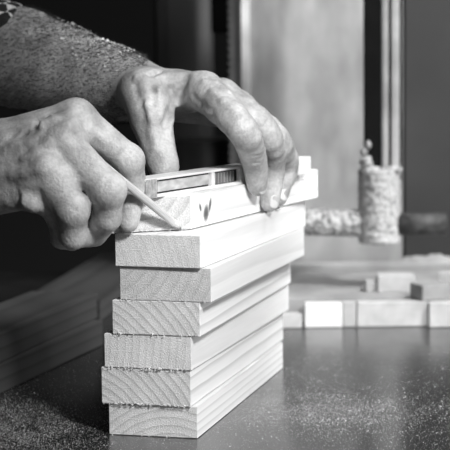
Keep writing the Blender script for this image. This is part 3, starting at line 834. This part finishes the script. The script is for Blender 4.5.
# saw guide: rods, dusty sleeve, cross bar
Yg = 1.93
gc = P(379, 205, Yg)
sg = thing_at('saw_guide', P(379, 245, Yg), 'dust-caked clamp sleeve on upright rods with a round cross bar', 'saw guide')
gb = sg.location.copy()
def relg(o): o.parent = sg; o.matrix_parent_inverse = Matrix.Translation(-gb); return o
relg(pxbox('post', 364.5, -80, 381, 190, Yg-.004, .012, m_black, None, .001))
relg(pxbox('rod', 382, -80, 388.5, 190, Yg+.0, .008, plain('dusty rod', .35, .5), None, .002))
relg(pxbox('rod', 391.5, -80, 399.5, 190, Yg+.004, .008, plain('dusty rod pale', .42, .5), None, .002))
relg(pxbox('backing_strip', 381, -80, 401.8, 180, Yg+.013, .004, m_black, None, .001))
def dusty(name, a, b, r0, amp, m, seed, seg=96, rings=70, cap=True, scale=90, one_side=None):
    a = Vector(a); b = Vector(b); d = b-a; q = d.to_track_quat('Z', 'Y').to_matrix(); bm = bmesh.new(); R_ = []
    prof = [(0, .0), (0, .6), (0, .93), (.02, 1.0)]+[(.02+.96*i/rings, 1.0) for i in range(1, rings+1)]+[(1, .93), (1, .6), (1, .0)]
    for (t, s) in prof:
        row = []
        for k in range(seg):
            an = 2*math.pi*k/seg; p = q @ Vector((math.cos(an), math.sin(an), 0))
            pos = a+d*t+p*r0*s
            n_ = noise.noise(pos*scale+Vector((seed, 0, 0)))*.6+noise.noise(pos*scale*3)*.4+noise.noise(pos*scale*7)*.2
            pos = pos + (p*max(s, .2) + d.normalized()*(1 if t > .5 else -1)*(1-s)*1.0)*amp*n_
            row.append(bm.verts.new(pos))
        R_.append(row)
    for u, v in zip(R_, R_[1:]):
        for k in range(seg): bm.faces.new((u[k], u[(k+1) % seg], v[(k+1) % seg], v[k]))
    bmesh.ops.remove_doubles(bm, verts=bm.verts, dist=1e-6); bmesh.ops.recalc_face_normals(bm, faces=bm.faces)
    return link(name, bm, m, None, True)
def crust(name, lo, hi, sc_, t0, t1):
    m, nt, b = mat(name); vec = coords(nt)
    n = N(nt, 'ShaderNodeTexNoise', Scale=sc_*1.5, Detail=6.0); nt.links.new(vec, n.inputs['Vector'])
    nt.links.new(ramp(nt, n.outputs['Fac'], [(t0, lo), (t1, hi)]), b.inputs['Base Color']); b.inputs['Roughness'].default_value = .9
    bump(nt, b, n.outputs['Fac'], 1.0, .002); return m
m_crust = crust('caked sawdust', .14, .50, 130, .28, .50)
relg(dusty('sleeve', P(379, 243, Yg), P(379, 169, Yg), (P(400, 205, Yg)-P(358, 205, Yg)).length/2-.0005, .0018, m_crust, 1, scale=170))
relg(dusty('cross_bar', P(296, 222, Yg), P(360, 223, Yg), .0145, .003, crust('caked bar', .14, .48, 110, .40, .54), 5))
relg(cyl('bar_end', P(396, 224.5, Yg), P(446, 223.8, Yg), .0125, plain('blackened bar', .05, .6, nscale=120, namt=.7), None, seg=40))
bm = bmesh.new(); bmesh.ops.create_icosphere(bm, subdivisions=4, radius=1)
for (cx_, cy_, rx_, rz_) in ((366, 162, .006, .006), (370, 170, .010, .005), (392, 170, .010, .004), (364, 152, .0035, .005), (368, 145, .003, .004)):
    b3 = bmesh.new(); bmesh.ops.create_icosphere(b3, subdivisions=4, radius=1); q = P(cx_, cy_, Yg-.01)
    for v in b3.verts:
        n_ = noise.noise(v.co*2.5+Vector((cx_, 0, 0)))*.5+noise.noise(v.co*7)*.25
        w = v.co*(1+n_); bm.verts.new((0, 0, 0)) if False else None
        v.co = Vector((q.x+w.x*rx_, q.y+w.y*.008, q.z+w.z*rz_))
    tmp = bpy.data.meshes.new('t'); b3.to_mesh(tmp); b3.free()
    if (cx_, cy_) == (366, 162): bm.free(); bm = bmesh.new()
    bm.from_mesh(tmp); bpy.data.meshes.remove(tmp)
relg(link('sawdust_clump', bm, m_crust, None, True))

# ------------------------------------------------------------------ light
def area(name, loc, target, sx, sy, power):
    l = bpy.data.lights.new(name, 'AREA'); l.shape = 'RECTANGLE'; l.size = sx; l.size_y = sy; l.energy = power
    o = bpy.data.objects.new(name, l); C.objects.link(o); o.location = loc
    o.rotation_euler = (Vector(target)-Vector(loc)).to_track_quat('-Z', 'Y').to_euler(); return o
area('window_daylight', (2.25, -.1, 1.75), (0, 1.4, 1.0), 1.6, 1.1, 27)
area('added_background_fill', (.7, 1.65, 2.4), (0.25, 2.0, 1.0), .5, .5, 11)  # unseen overhead source, added to brighten the background panel
l = bpy.data.lights.new('added_background_spot', 'SPOT'); l.energy = 72; l.spot_size = R(56); l.spot_blend = .5; l.shadow_soft_size = .12  # unseen spot added for the background, cone kept off the stack
o = bpy.data.objects.new('added_background_spot', l); C.objects.link(o); o.location = (.75, 1.30, 1.90)
o.rotation_euler = (Vector((.20, 2.10, 1.0))-o.location).to_track_quat('-Z', 'Y').to_euler()
l = bpy.data.lights.new('added_key_spot', 'SPOT'); l.energy = 72; l.spot_size = R(34); l.spot_blend = .75; l.shadow_soft_size = .09  # invented key spot; its narrow cone leaves the forearm dim
o = bpy.data.objects.new('added_key_spot', l); C.objects.link(o); o.location = (.38, .50, 1.62)
o.rotation_euler = (Vector((.085, 1.36, 1.03))-o.location).to_track_quat('-Z', 'Y').to_euler()
w = bpy.data.worlds.new('world'); sc.world = w; w.use_nodes = True
w.node_tree.nodes['Background'].inputs[0].default_value = (1, 1, 1, 1); w.node_tree.nodes['Background'].inputs[1].default_value = .08
